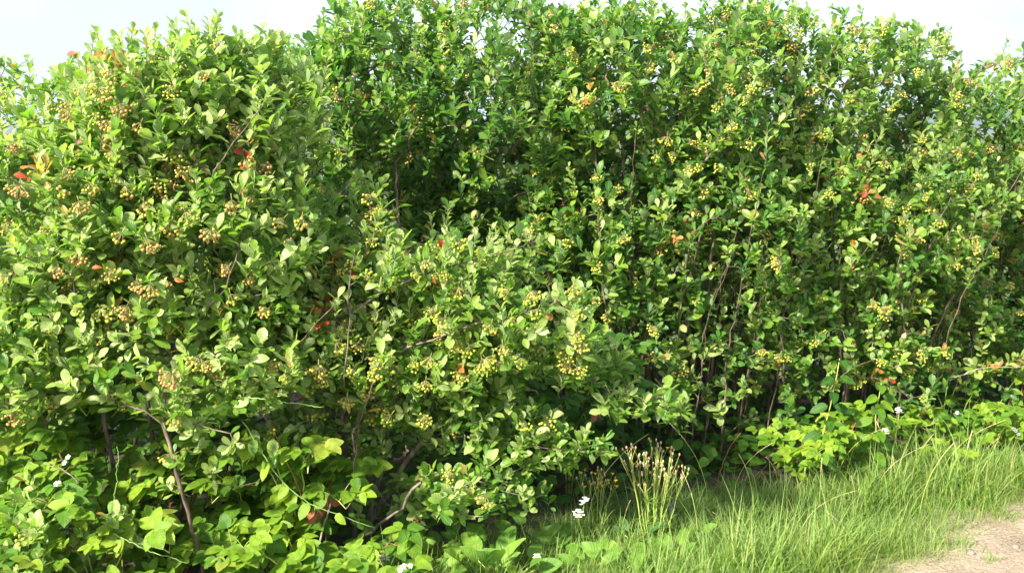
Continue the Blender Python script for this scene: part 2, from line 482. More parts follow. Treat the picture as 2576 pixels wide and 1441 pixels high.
class Skeleton:
    def __init__(s):
        s.P = np.zeros((60000, 3)); s.D = np.zeros((60000, 3))
        s.par = np.full(60000, -1); s.stem = np.zeros(60000, int); s.dead = np.zeros(60000, bool); s.rmin = np.zeros(60000); s.n = 0
    def push(s, p, d, par, stem, dead=False):
        i = s.n
        s.P[i] = p; s.D[i] = d; s.par[i] = par; s.stem[i] = stem; s.dead[i] = dead
        s.n += 1
        return i
    def polyline(s, pts, stem, attach=True, dead=False, step=.045, r=(0, 0)):
        pts = np.asarray(pts, float)
        L = np.concatenate([[0], np.cumsum(np.linalg.norm(np.diff(pts, axis=0), axis=1))])
        u = np.linspace(0, L[-1], max(3, int(L[-1] / step) + 1))
        # smooth interpolation
        q = np.stack([np.interp(u, L, pts[:, k]) for k in range(3)], 1)
        for _ in range(3):
            q[1:-1] = .5 * q[1:-1] + .25 * (q[:-2] + q[2:])
        k = min(1, len(q) - 2)
        q[1:-1] += RS.normal(size=(len(q) - 2, 3)) * .0035
        par = -1
        if attach and s.n:
            dd = np.linalg.norm(s.P[:s.n] - q[0], axis=1)
            par = int(dd.argmin()); stem = s.stem[par]
        last = par
        for i in range(len(q)):
            if i == 0 and par >= 0: continue
            d = nrm(q[i] - (q[i - 1] if i else q[i])) if i else nrm(q[1] - q[0])
            last = s.push(q[i], d, last, stem, dead)
            s.rmin[last] = r[0] + (r[1] - r[0]) * i / len(q)
        return last
    def connect(s, p, updraft=.35):
        n = s.n
        v = p - s.P[:n]
        dist = np.linalg.norm(v, axis=1) + 1e-6
        cosd = (v * s.D[:n]).sum(1) / dist
        cost = dist * (1.25 - .35 * cosd) + .7 * np.maximum(0, -v[:, 2]) + 5 * s.dead[:n]
        j = int(cost.argmin())
        a = s.P[j]; L = dist[j]
        ctrl = a + s.D[j] * L * .3 + (p - a) * .25 + np.array([0, 0, -.06 * L]) + RS.normal(size=3) * L * .07
        m = max(2, int(L / .05) + 1)
        last = j; prev = a
        for t in np.linspace(0, 1, m + 1)[1:]:
            q = (1 - t) ** 2 * a + 2 * t * (1 - t) * ctrl + t * t * p
            last = s.push(q, nrm(q - prev), last, s.stem[j]); prev = q
        return last
    def radii(s):
        n = s.n
        kids = np.zeros(n, int)
        for i in range(n - 1, -1, -1):
            if s.par[i] >= 0: kids[s.par[i]] += 1
        w = np.where(kids == 0, 1., 0.)
        for i in range(n - 1, -1, -1):
            if s.par[i] >= 0: w[s.par[i]] += w[i]
        return np.maximum(R_TIP * np.maximum(w, 1) ** R_EXP, s.rmin[:n]), kids

def tubes(P, par, rad, sel, sides):
    """tapered segments parent->node for the node indices sel, as one vertex/face block"""
    p1 = P[sel]; p0 = P[par[sel]]
    r1 = rad[sel]; r0 = np.minimum(rad[par[sel]], r1 * 1.25)
    t = nrm(p1 - p0)
    ref = nrm(np.array([.31, .87, .22]))
    u = nrm(np.cross(t, ref)); v = np.cross(t, u)
    a = np.arange(sides) * 2 * PI / sides
    c = np.cos(a)[None, :, None] * u[:, None] + np.sin(a)[None, :, None] * v[:, None]
    p1 = p1 + t * r1[:, None] * .3
    A = p0[:, None] + c * r0[:, None, None]; B = p1[:, None] + c * r1[:, None, None]
    V = np.concatenate([A, B], 1).reshape(-1, 3)
    base = (np.arange(len(sel)) * 2 * sides)[:, None]
    j = np.arange(sides)[None]; k = (j + 1) % sides
    F = np.stack([base + j, base + k, base + sides + k, base + sides + j], -1).reshape(-1, 4)
    return V, F

def make_cluster(n, spread, ripe=False):
    """a drooping corymb of berries below its attachment at the origin"""
    g = Geo()
    r = RS
    fork = np.array([0, 0, -.012])
    g.tube([(0, 0, .004), fork * .6, fork], .0009, 4, .4, 1)
    for i in range(n):
        a = i * 2.4 + r.uniform(-.4, .4); q = math.sqrt((i + .5) / n)
        p = np.array([math.cos(a) * q * spread, math.sin(a) * q * spread, -.026 - .018 * (1 - q) + r.uniform(-.008, .006)])
        g.tube([fork, (fork + p) * .5 + np.array([0, 0, .003]), p], .0006, 3, .4, 1)
        rb = r.uniform(.0034, .0045)
        g.ball(p, rb, r.uniform(.12, .5), 0, .95)
        g.ball(p + np.array([0, 0, -rb * .9]) + r.normal(size=3) * .0008, rb * .3, .45, 2)
    return g.mesh('berry_cluster', [M_RIPE if ripe else M_BERRY, M_PEDI, M_BUD])
CLUSTERS = [make_cluster(n, s) for n, s in ((10, .017), (15, .024), (19, .027), (8, .017), (13, .02), (23, .03))]
RIPE = [make_cluster(n, s, True) for n, s in ((9, .021), (13, .025))]

def sample_crown(blobs, density, seed, low=None, gap=.045):
    """tip points in a union of ellipsoids, thicker towards their outsides and thinned in clumps"""
    out = []
    for b in blobs:
        c, r = np.array(b[0]), np.array(b[1])
        dn = density * (b[2] if len(b) > 2 else 1)
        n = int(dn * 4.19 * r.prod() * 1.6) + 1
        q = rand_unit(n) * (RS.uniform(0, 1, n) ** .26)[:, None]
        p = c + q * r
        inside = np.zeros(n, bool)
        for b2 in blobs:
            if b2 is not b:
                inside |= ((((p - np.array(b2[0])) / np.array(b2[1])) ** 2).sum(1) < .55)
        keep = (RS.uniform(size=n) < np.where(inside, .35, .95)) & (RS.uniform(-.9, 1.1, n) < .35 + wobble(p, 9, seed))
        if low is not None:
            keep &= RS.uniform(size=n) < low(p)
        out.append(p[keep])
    p = np.concatenate(out)
    p = p[p[:, 2] > .05]
    # spread out: drop the ones almost on top of each other
    cell = {}
    res = []
    for x in p:
        k = tuple((x / gap).astype(int))
        if k in cell: continue
        cell[k] = 1; res.append(x)
    return np.array(res)

def make_shrub(label, base, blobs, stems, branches=(), dead=(), bare=(), density=1500, leaf=.06, seed=0, pale=0., low=None,
               clusters=90, more=110, rs=(0, 0), rb=(0, 0), rk=1., ripe_at=None, autumn=8, facing=(-.3, -.8, .4), shoots=.12, bark=None, per_tip=(6, 11)):
    root = thing('berry_shrub', label, 'shrub', tuple(base), 'berry shrubs making up the hedge')
    sk = Skeleton()
    for k, pl in enumerate(stems): sk.polyline(pl, k, attach=False, r=rs)
    for pl in branches: sk.polyline(pl, 0, r=rb)
    for pl in bare: sk.polyline(pl, 0, r=(.0042, .0016))
    for pl in dead: sk.polyline(pl, 0, dead=True, r=(.0075, .005))
    tips = sample_crown(blobs, density, seed, low, .045 if density < 3000 else .038)
    extra = []
    for pl in branches:
        pl = np.array(pl); L = np.concatenate([[0], np.cumsum(np.linalg.norm(np.diff(pl, axis=0), axis=1))])
        m = int(L[-1] / .032)
        u = RS.uniform(.12, 1, m) * L[-1]
        q = np.stack([np.interp(u, L, pl[:, k]) for k in range(3)], 1)
        extra.append(q + RS.normal(size=(m, 3)) * [.03, .03, .022] + np.array([0, -.015, .02]))
    if extra: tips = np.concatenate([tips] + extra)
    cen = np.array(base) + np.array([0, 0, .5])
    tips = tips[np.argsort(np.linalg.norm((tips - cen) * np.array([1, 1, .8]), axis=1))]
    ends = [sk.connect(t) for t in tips]
    crown_c = np.mean(tips, 0)
    ends += [i for i in np.where(np.bincount(sk.par[:sk.n][sk.par[:sk.n] >= 0], minlength=sk.n) == 0)[0] if not sk.dead[i] and i not in set(ends)]
    ends = np.array(ends)
    fac = nrm(np.array(facing))
    # a few stressed twigs whose leaves have begun to turn
    vis = ends[np.argsort(-((P_(sk, ends) - crown_c) @ fac))][:int(len(ends) * .5)]
    seeds = vis[RS.choice(len(vis), max(3, autumn // 2), replace=False)]
    # upright leading shoots on the outside top
    hi = ends[(sk.P[ends, 2] > np.percentile(sk.P[ends, 2], 55)) & (RS.uniform(size=len(ends)) < shoots)]
    shoot_nodes = []
    for e in hi:
        L = RS.uniform(.05, .11); m = int(L / .011)
        d = nrm(sk.D[e] * .4 + np.array([RS.normal() * .16, RS.normal() * .16, 1.]))
        last, p = e, sk.P[e].copy()
        for k in range(m):
            d = nrm(d + RS.normal(size=3) * .06 + np.array([0, 0, .06])); p = p + d * L / m
            last = sk.push(p, d, last, sk.stem[e]); shoot_nodes.append((last, k / m))
    n = sk.n
    rad, kids = sk.radii()
    rad = np.maximum(rad * rk, R_TIP)
    P, par = sk.P[:n], sk.par[:n]
    # stems, one mesh each
    for k in range(len(stems)):
        g = Geo()
        sel = np.where((sk.stem[:n] == k) & (par >= 0))[0]
        for s_, sides in ((sel[rad[sel] > .004], 7), (sel[rad[sel] <= .004], 4)):
            if len(s_):
                V, F = tubes(P, par, rad, s_, sides); g.add(V - base, [F])
        link('stem', g.mesh('stem', bark or M_BARK), root)
    # leaves
    B, D, U, S_, T = [], [], [], [], []
    def leaf_at(p, d, up, s, t):
        B.append(p); D.append(d); U.append(up); S_.append(s); T.append(t)
    for e in ends:
        p = P[e]
        outw = nrm((p - crown_c) * np.array([1, 1, .6]))
        ax = nrm(sk.D[e] * .45 + np.array([0, 0, .75]) + outw * .3 + fac * .28 + RS.normal(size=3) * .25)
        u = nrm(np.cross(ax, [.3, .2, .9])); v = np.cross(ax, u)
        m = RS.randint(*per_tip); ph = RS.uniform(0, 6.28); rt = RS.uniform(0, 1) ** 1.2 * .75
        sz = leaf * RS.uniform(.7, 1.2)
        for k in range(m):
            f = ph + k * 2.4 + RS.normal() * .2; al = RS.uniform(.35, 1.25) * (.75 + .5 * k / m)
            d = ax * math.cos(al) + (u * math.cos(f) + v * math.sin(f)) * math.sin(al)
            up = ax + np.array([0, 0, .35]) + fac * .15 + RS.normal(size=3) * .16
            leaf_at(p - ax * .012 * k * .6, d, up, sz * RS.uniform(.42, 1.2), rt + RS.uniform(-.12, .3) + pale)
        q = par[e]; c = 0
        while q >= 0 and c < 3 and rad[q] < .0032:
            if RS.uniform() < .75:
                f = RS.uniform(0, 6.28); dd = sk.D[q]
                u = nrm(np.cross(dd, [.3, .2, .9])); v = np.cross(dd, u)
                d = nrm(dd * .5 + (u * math.cos(f) + v * math.sin(f)) * .8 + np.array([0, 0, .2]) + fac * .25)
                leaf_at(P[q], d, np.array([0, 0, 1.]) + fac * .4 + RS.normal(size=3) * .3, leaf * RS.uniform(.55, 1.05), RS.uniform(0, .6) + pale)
            q = par[q]; c += 1
    for (q, h) in shoot_nodes:
        f = q * 2.4; dd = sk.D[q]
        u = nrm(np.cross(dd, [.3, .9, .1])); v = np.cross(dd, u)
        for kk in range(1 + (h > .75)):
            d = nrm(dd * .95 + (u * math.cos(f + 3 * kk) + v * math.sin(f + 3 * kk)) * .65)
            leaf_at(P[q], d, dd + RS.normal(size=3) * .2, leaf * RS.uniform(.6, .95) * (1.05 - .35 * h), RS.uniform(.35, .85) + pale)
    B, D, U, S_, T = map(np.array, (B, D, U, S_, T))
    dz = np.min(np.linalg.norm(B[:, None] - P[seeds][None], axis=2), axis=1)
    turned = RS.uniform(size=len(B)) < .55 * np.exp(-(dz / .055) ** 2) + .014
    T = np.where(turned, RS.uniform(.87, 1, len(B)), np.clip(T, 0, .86))
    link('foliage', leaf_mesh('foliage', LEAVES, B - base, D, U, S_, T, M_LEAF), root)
    # berries: the tips on the side one sees
    front = (P[ends] - crown_c) @ fac + RS.normal(size=len(ends)) * .07
    ok = [e for e in ends[np.argsort(-front)]][:int(max(clusters * 1.7, len(ends) * .62))]
    RS.shuffle(ok)
    rest = Geo()
    for i, e in enumerate(ok[:clusters + more]):
        p = P[e] + np.array([RS.normal() * .012, -.012 + RS.normal() * .01, .004]) + fac * .034
        ripe = ripe_at is not None and np.linalg.norm(p - ripe_at[0]) < ripe_at[1] and RS.uniform() < .7
        rot = (RS.normal() * .45 - .25, RS.normal() * .45, RS.uniform(0, 6.28)); sc = RS.uniform(.85, 1.2)
        if i >= clusters:
            me = CLUSTERS[RS.randint(6)]
            mv = np.array([v.co[:] for v in me.vertices]) @ np.array(Euler(rot).to_matrix()).T * sc + p - base
            tn = np.zeros(len(mv), np.float32); me.attributes['tint'].data.foreach_get('value', tn)
            pi = np.array([q.material_index for q in me.polygons])
            for mi in (0, 1, 2):
                f3 = [tuple(q.vertices) for q in me.polygons if q.material_index == mi and len(q.vertices) == 3]
                f4 = [tuple(q.vertices) for q in me.polygons if q.material_index == mi and len(q.vertices) == 4]
                if mi == 0: rest.add(mv, [f3], tn + RS.uniform(0, .42), None, 0)
                else: rest.add(mv, [x for x in (f3, f4) if x], .5, None, mi)
            continue
        o = link('berry_cluster', (RIPE if ripe else CLUSTERS)[RS.randint(2 if ripe else 6)], root, tuple(p - base))
        if ripe: o['label'] = 'dark red ripening berry cluster'
        o.rotation_euler = rot
        o.scale = (sc,) * 3
    if rest.n:
        tag(link('berry_clusters', rest.mesh('berry_clusters', [M_BERRY, M_PEDI, M_BUD]), root), kind='stuff')
    # the odd leaf that has turned
    spots = [ends[np.argsort(np.linalg.norm(P[ends] - P[q], axis=1))[j]] for q in seeds for j in range(2)]
    for e in spots + list(vis[RS.choice(len(vis), autumn, replace=False)]):
        g = Geo(); tt = RS.uniform(0, 1)
        for k in range(RS.choice([1, 1, 2])):
            d = nrm(fac * .6 + RS.normal(size=3) * .5 + np.array([0, 0, -.2]))
            g.leaf(LEAVES[RS.randint(5)], np.zeros(3), d, fac + RS.normal(size=3) * .4, leaf * RS.uniform(.4, .72), np.clip(tt + RS.normal() * .1, 0, 1))
        o = link('autumn_leaf', g.mesh('autumn_leaf', M_AUT), root, tuple(P[e] + fac * .05 - base))
        o['label'] = 'leaf turned orange red' if tt < .7 else 'leaf turned dull reddish brown'
    print('shrub', sk.n, label[:40], 'tips', len(ends), 'leaves', len(B), 'nodes', n)
    return root

def clump_stems(base, n, rx, ry, h0, h1, lean=.3):
    out = []
    for k in range(n):
        a = k * 2.4 + RS.uniform(-.3, .3); q = math.sqrt((k + .5) / n)
        p = np.array([base[0] + rx * q * math.cos(a), base[1] + ry * q * math.sin(a), -.03])
        h = RS.uniform(h0, h1)
        d = np.array([(p[0] - base[0]) * lean + RS.normal() * .09, (p[1] - base[1]) * lean + RS.normal() * .09, h])
        pts = [p + d * t + np.array([RS.normal(), RS.normal(), 0]) * .013 * math.sin(PI * t) + np.array([d[0], d[1], 0]) * t * t * .6 for t in np.linspace(0, 1, 7)]
        out.append(pts)
    return out

def A(*l): return [at(*p) for p in l]
def G(px, py, *rest):
    """a stem: ground point under px, py, then picture points with distance"""
    g0 = ground_at(px, py); g0[2] = -.03
    return [g0] + A(*rest)
def blob(px, py, Y, rx, ry, rz, k=1.): return (at(px, py, Y), (rx, ry, rz), k)

# ---- back hedge, from the middle to the right
def thin_low(z0, z1, lo, yb):
    def f(p):
        t = np.clip((p[:, 2] - z0) / (z1 - z0), 0, 1)
        return np.where(p[:, 1] > yb, .9, lo + (1 - lo) * t * t * (3 - 2 * t))
    return f

b = np.array([-.45, 4.6, 0])
make_shrub('tall dark green berry shrub mid hedge, rising behind the low spreading shrub', b,
           [((-.5, 4.55, 1.47), (.5, .58, .45)), ((-.05, 4.52, 1.47), (.42, .58, .47)), ((-.5, 4.68, .95), (.5, .42, .42), .9), ((-.05, 4.64, .9), (.42, .42, .45), .9), ((-.85, 4.3, 1.3), (.4, .5, .45)),
            ((-.75, 5.1, .6), (.5, .35, .6)), ((-.1, 5.15, .6), (.5, .35, .6)), ((-.2, 5.2, 1.15), (.7, .3, .4)), ((-.5, 4.5, .4), (.6, .35, .3), .8)],
           clump_stems(b, 34, .6, .6, .8, 1.3), density=2200, leaf=.047, pale=-.1, seed=1, low=thin_low(.2, .8, .65, 4.7), clusters=60, autumn=7)  # negative pale puts the left shrub's shade into this shrub's leaf colour
b = np.array([.62, 4.75, 0])
make_shrub('tall many stemmed berry shrub right of mid hedge, dense bare brown stems showing below', b,
           [((.4, 4.6, 1.47), (.45, .62, .44)), ((.85, 4.65, 1.46), (.42, .62, .46)), ((.4, 4.4, .95), (.42, .42, .42), .8), ((.85, 4.4, .95), (.42, .42, .42), .8), ((.5, 4.2, .52), (.42, .2, .27), 1.0), ((.95, 4.3, .6), (.3, .18, .22), .9), ((.45, 4.12, .36), (.3, .14, .17), .9), ((1.0, 4.22, .36), (.28, .14, .17), .9), ((.6, 5.25, 1.0), (.6, .3, .4)),
            ((.35, 5.3, .65), (.45, .35, .65)), ((.95, 5.35, .65), (.45, .35, .65))],
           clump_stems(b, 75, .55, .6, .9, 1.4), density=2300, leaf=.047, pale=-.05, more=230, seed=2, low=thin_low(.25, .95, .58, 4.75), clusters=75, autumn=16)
b = np.array([1.42, 4.95, 0])
make_shrub('tall airy berry shrub on the right, sky showing through its top, many orange leaves', b,
           [((1.2, 4.85, 1.5), (.42, .55, .45), .62), ((1.65, 4.9, 1.42), (.42, .55, .45), .62), ((1.2, 4.6, .95), (.42, .42, .45), .85), ((1.65, 4.6, .95), (.42, .42, .42), .9), ((1.3, 4.4, .5), (.42, .2, .27), 1.0), ((1.75, 4.5, .55), (.34, .2, .25), 1.0), ((1.5, 4.35, .34), (.35, .14, .17), .9), ((1.5, 5.45, .9), (.65, .3, .35)),
            ((1.2, 5.5, .65), (.45, .35, .62)), ((1.75, 5.55, .6), (.45, .35, .6))],
           clump_stems(b, 70, .55, .6, .9, 1.35), density=2100, leaf=.047, more=230, seed=3, low=thin_low(.25, .8, .75, 4.95), clusters=85, autumn=16)
b = np.array([2.3, 5.2, 0])
make_shrub('berry shrub at the right end of the hedge, its crown lower and leaning outwards', b,
           [((2.05, 5.0, 1.2), (.45, .5, .42), .8), ((2.55, 5.2, 1.42), (.42, .5, .36), .75), ((2.2, 4.85, .7), (.5, .4, .42)), ((2.75, 5.05, .8), (.48, .4, .5), .9), ((2.3, 5.75, .7), (.6, .35, .6)), ((2.15, 4.65, .45), (.5, .2, .28), .9)],
           clump_stems(b, 40, .6, .5, .75, 1.15), density=2050, leaf=.047, seed=4, low=thin_low(.15, .55, .6, 5.2), clusters=65, autumn=8)
# ---- left
b = np.array([-1.75, 4.25, 0])
make_shrub('berry shrub at the far left, standing behind the large leafy shrub with pale sky above', b,
           [((-1.85, 4.15, 1.25), (.5, .45, .38)), ((-1.35, 4.2, 1.27), (.42, .45, .38)), ((-1.85, 4.05, .8), (.55, .45, .45), .8), ((-1.3, 4.3, .6), (.5, .4, .5), .9), ((-1.9, 4.5, .5), (.55, .35, .5))],
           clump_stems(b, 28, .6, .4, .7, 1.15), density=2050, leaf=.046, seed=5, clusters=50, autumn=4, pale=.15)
b = ground_at(520, 1400)
make_shrub('large pale leafed berry shrub at the left front with dark red berries and red leaves', b,
           [blob(420, 330, 3.25, .42, .34, .26), blob(650, 300, 3.3, .22, .28, .25, 1.2), blob(560, 210, 3.3, .26, .25, .14), blob(150, 560, 3.1, .4, .32, .27), blob(500, 620, 3.15, .42, .34, .27), blob(720, 560, 3.3, .2, .26, .22),
            blob(120, 860, 3.0, .34, .28, .2, .8), blob(450, 900, 3.0, .36, .26, .18, .7), blob(740, 850, 3.25, .26, .24, .2, .7), blob(180, 1290, 2.85, .22, .14, .12, .6), blob(40, 1420, 2.75, .15, .14, .08, .8), blob(520, 1150, 2.95, .2, .14, .1, .35)],
           [G(512, 1480, (505, 1390, 2.9), (455, 1230, 2.86), (415, 1090, 2.86), (402, 1040, 2.88), (425, 900, 3.0), (470, 760, 3.2), (460, 560, 3.2)),
            G(560, 1380, (570, 900, 3.3), (585, 660, 3.2), (615, 560, 3.15), (645, 430, 3.15), (642, 300, 3.2)),
            G(330, 1400, (250, 1000, 3.2), (190, 780, 3.15), (120, 560, 3.1)),
            G(430, 1390, (560, 800, 3.35), (520, 450, 3.1), (585, 360, 3.08), (650, 270, 3.1)),
            G(300, 1420, (60, 950, 3.0), (10, 740, 3.0), (-60, 600, 3.0)),
            G(640, 1380, (700, 900, 3.35), (800, 790, 3.3), (850, 600, 3.3)),
            G(250, 1430, (200, 1330, 2.9), (140, 1290, 2.85)),
            G(420, 1400, (350, 800, 3.3), (300, 560, 3.3), (330, 300, 3.3))],
           branches=[A((190, 780, 3.15), (330, 650, 3.0), (230, 615, 2.95), (60, 650, 2.92)), A((410, 1050, 2.88), (330, 1030, 2.86), (270, 1000, 2.86)), A((415, 1060, 2.88), (500, 1075, 2.84), (580, 1090, 2.84))],
           bare=[A((500, 500, 2.95), (540, 430, 2.93), (590, 360, 2.9), (655, 270, 2.94), (680, 230, 3.05)), A((555, 760, 2.95), (585, 670, 2.91), (605, 600, 2.9), (622, 540, 2.96), (640, 470, 3.05)), A((205, 800, 2.95), (190, 780, 2.88), (172, 660, 2.86)), A((735, 890, 3.1), (800, 805, 2.98), (850, 750, 3.0))],
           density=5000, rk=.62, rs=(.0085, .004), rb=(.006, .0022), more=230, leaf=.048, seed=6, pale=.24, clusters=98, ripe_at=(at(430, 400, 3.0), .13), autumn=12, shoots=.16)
b = ground_at(890, 1372)
make_shrub('low spreading berry shrub in the middle front, arching right over the grass on grey branches', b,
           [blob(1000, 700, 3.35, .3, .24, .15), blob(1180, 720, 3.3, .26, .22, .13), blob(895, 530, 3.35, .14, .18, .12, .8), blob(1320, 810, 3.2, .26, .2, .13, 1.2), blob(900, 860, 3.3, .26, .24, .2), blob(1100, 930, 3.3, .3, .22, .17),
            blob(1000, 1060, 3.4, .26, .16, .1, .5), blob(1250, 1050, 3.28, .18, .14, .11, 1.), blob(1370, 1115, 3.25, .19, .1, .075, 1.5), blob(1180, 1230, 3.2, .22, .1, .055, 1.1), blob(1430, 890, 3.25, .22, .12, .08, 1.4),
            blob(1340, 1240, 3.2, .12, .08, .055, 1.3), blob(1610, 1000, 3.22, .16, .08, .05, 1.3), blob(770, 1080, 3.25, .14, .12, .1, .5)],
           [G(868, 1392, (930, 1310, 3.42), (990, 1225, 3.4), (1045, 1120, 3.35), (1120, 1050, 3.32), (1180, 960, 3.3)),
            G(905, 1360, (908, 1240, 3.42), (880, 1110, 3.3), (925, 1010, 3.2), (960, 895, 3.15)),
            G(900, 1370, (860, 1130, 3.38), (866, 960, 3.2), (882, 800, 3.12), (872, 700, 3.12), (895, 620, 3.2)),
            G(915, 1365, (955, 1180, 3.5), (1000, 1000, 3.5), (1080, 800, 3.45), (1120, 680, 3.4))],
           branches=[A((990, 1225, 3.4), (1055, 1213, 3.25), (1130, 1226, 3.15), (1235, 1220, 3.1), (1310, 1245, 3.1)),
                     A((960, 1270, 3.4), (1030, 1272, 3.2), (1090, 1278, 3.15), (1150, 1297, 3.1), (1230, 1296, 3.08)),
                     A((1120, 1050, 3.32), (1180, 940, 3.25), (1300, 905, 3.2), (1400, 890, 3.2), (1490, 902, 3.2)),
                     A((1300, 905, 3.2), (1420, 935, 3.2), (1530, 975, 3.2), (1640, 1012, 3.2), (1735, 1060, 3.2)),
                     A((925, 1010, 3.2), (1000, 880, 3.15), (1150, 830, 3.1), (1300, 790, 3.1), (1400, 770, 3.12), (1470, 738, 3.15)),
                     A((882, 800, 3.12), (930, 740, 3.1), (1040, 700, 3.12), (1200, 650, 3.2), (1370, 600, 3.25)),
                     A((1045, 1120, 3.35), (1200, 1090, 3.25), (1330, 1130, 3.2), (1500, 1135, 3.2))],
           bare=[A((865, 1010, 3.12), (868, 900, 3.06), (882, 800, 3.04), (871, 700, 3.06), (892, 640, 3.1)), A((880, 1110, 3.2), (925, 1010, 3.06), (960, 895, 3.05)), A((890, 1150, 3.2), (905, 1110, 3.1), (880, 1180, 3.1), (905, 1290, 3.15))],
           dead=[A((868, 1385, 3.4), (930, 1335, 3.2), (1015, 1278, 3.1)), A((1015, 1278, 3.1), (1000, 1245, 3.08), (1060, 1212, 3.05))],
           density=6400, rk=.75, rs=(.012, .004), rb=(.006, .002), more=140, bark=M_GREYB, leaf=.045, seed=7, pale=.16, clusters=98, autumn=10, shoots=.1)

# ------------------------------------------------------------------ brambles
def make_bramble(label, base, canes, leaf=.06, tint=(.3, .9), blossoms=0, name='bramble_plant', group='brambles growing at the foot of the hedge', face=(-.25, -.7, .6), spread=.3, height=.4, yellow=0):
    base = np.array([base[0], base[1], 0.])
    root = thing(name, label, 'bramble', tuple(base), group)
    B, D, U, S_, T = [], [], [], [], []
    fc = nrm(np.array(face))
    tipsp = []
    for k in range(canes):
        a = k * 2.4 + RS.uniform(-.4, .4)
        o = np.array([math.cos(a), math.sin(a), 0])
        L = spread * RS.uniform(.6, 1.25); h = height * RS.uniform(.6, 1.15)
        t = np.linspace(0, 1, 13)[:, None]
        pts = o * L * t ** 1.3 + np.array([0, 0, 1.]) * h * np.sin(t * PI * .62) / math.sin(PI * .5) + RS.normal(size=(13, 3)) * .004
        pts[0] = (o[0] * .01, o[1] * .01, -.02)
        g = Geo(); g.tube(pts, np.linspace(.003, .0013, 13), 5)
        c = g
        for i in range(2, 13):
            for rep in range(RS.choice([1, 1, 2]) if i > 6 else 1):
                side = RS.uniform(0, 6.28)
                pd = nrm(np.array([math.cos(side), math.sin(side), .5]) + fc * .5)
                pl = RS.uniform(.03, .08)
                q = pts[i] + pd * pl
                c.tube([pts[i], (pts[i] + q) / 2 + [0, 0, .006], q], .0008, 3)
                axis = nrm(pd * np.array([1, 1, .25]) + fc * np.array([.4, .4, 0]) + np.array([0, 0, -.25]) + RS.normal(size=3) * .2)
                up = nrm(np.array([0, 0, .8]) + fc * .75 + RS.normal(size=3) * .28)
                sd = nrm(np.cross(axis, up))
                tt = RS.uniform(*tint) * RS.uniform(.55, 1.1); sz = leaf * RS.uniform(.65, 1.15)
                for w, s in ((0, 1.), (1.05, .82), (-1.05, .82)):
                    B.append(q); D.append(axis * math.cos(w) + sd * math.sin(w)); U.append(up + RS.normal(size=3) * .12); S_.append(sz * s * RS.uniform(.9, 1.1)); T.append(tt + RS.normal() * .05)
        link('cane', g.mesh('cane', M_STALK if k % 3 else M_CANE), root)
        tipsp.append(pts[-1])
    B, D, U, S_, T = map(np.array, (B, D, U, S_, T))
    if yellow:
        far = np.argsort(-(B @ fc))[:40]
        for i in RS.choice(far, yellow, replace=False):
            g = Geo()
            g.leaf(BRAMBLE[0], B[i] * 0, nrm(RS.normal(size=3) * .4 + np.array([0, -.3, -.5])), fc + RS.normal(size=3) * .3, leaf * .8, RS.uniform())
            o = link('yellow_leaf', g.mesh('yellow_leaf', M_YEL), root, tuple(B[i] + fc * .03)); o['label'] = 'leaf turned bright yellow'
    link('foliage', leaf_mesh('foliage', BRAMBLE, B, D, U, S_, np.clip(T, 0, 1), M_BRAM), root)
    for k in range(blossoms):
        i = RS.choice(np.argsort(-(B @ fc))[:60])
        g = Geo()
        for c in range(RS.randint(2, 4)):
            cc = RS.normal(size=3) * .012
            for p in range(5):
                a = p * 2 * PI / 5
                u = nrm(np.cross(fc, [0, 0, 1])); v = np.cross(fc, u)
                d = u * math.cos(a) + v * math.sin(a) + fc * .3
                g.leaf(LEAVES[2], cc, d, fc, .008, 0, 0, 1.4)
            g.ball(cc + fc * .002, .0025, .5, 1)
        link('blossom', g.mesh('blossom', [M_WHITE, M_YFLO]), root, tuple(B[i] + fc * .03))
    return root

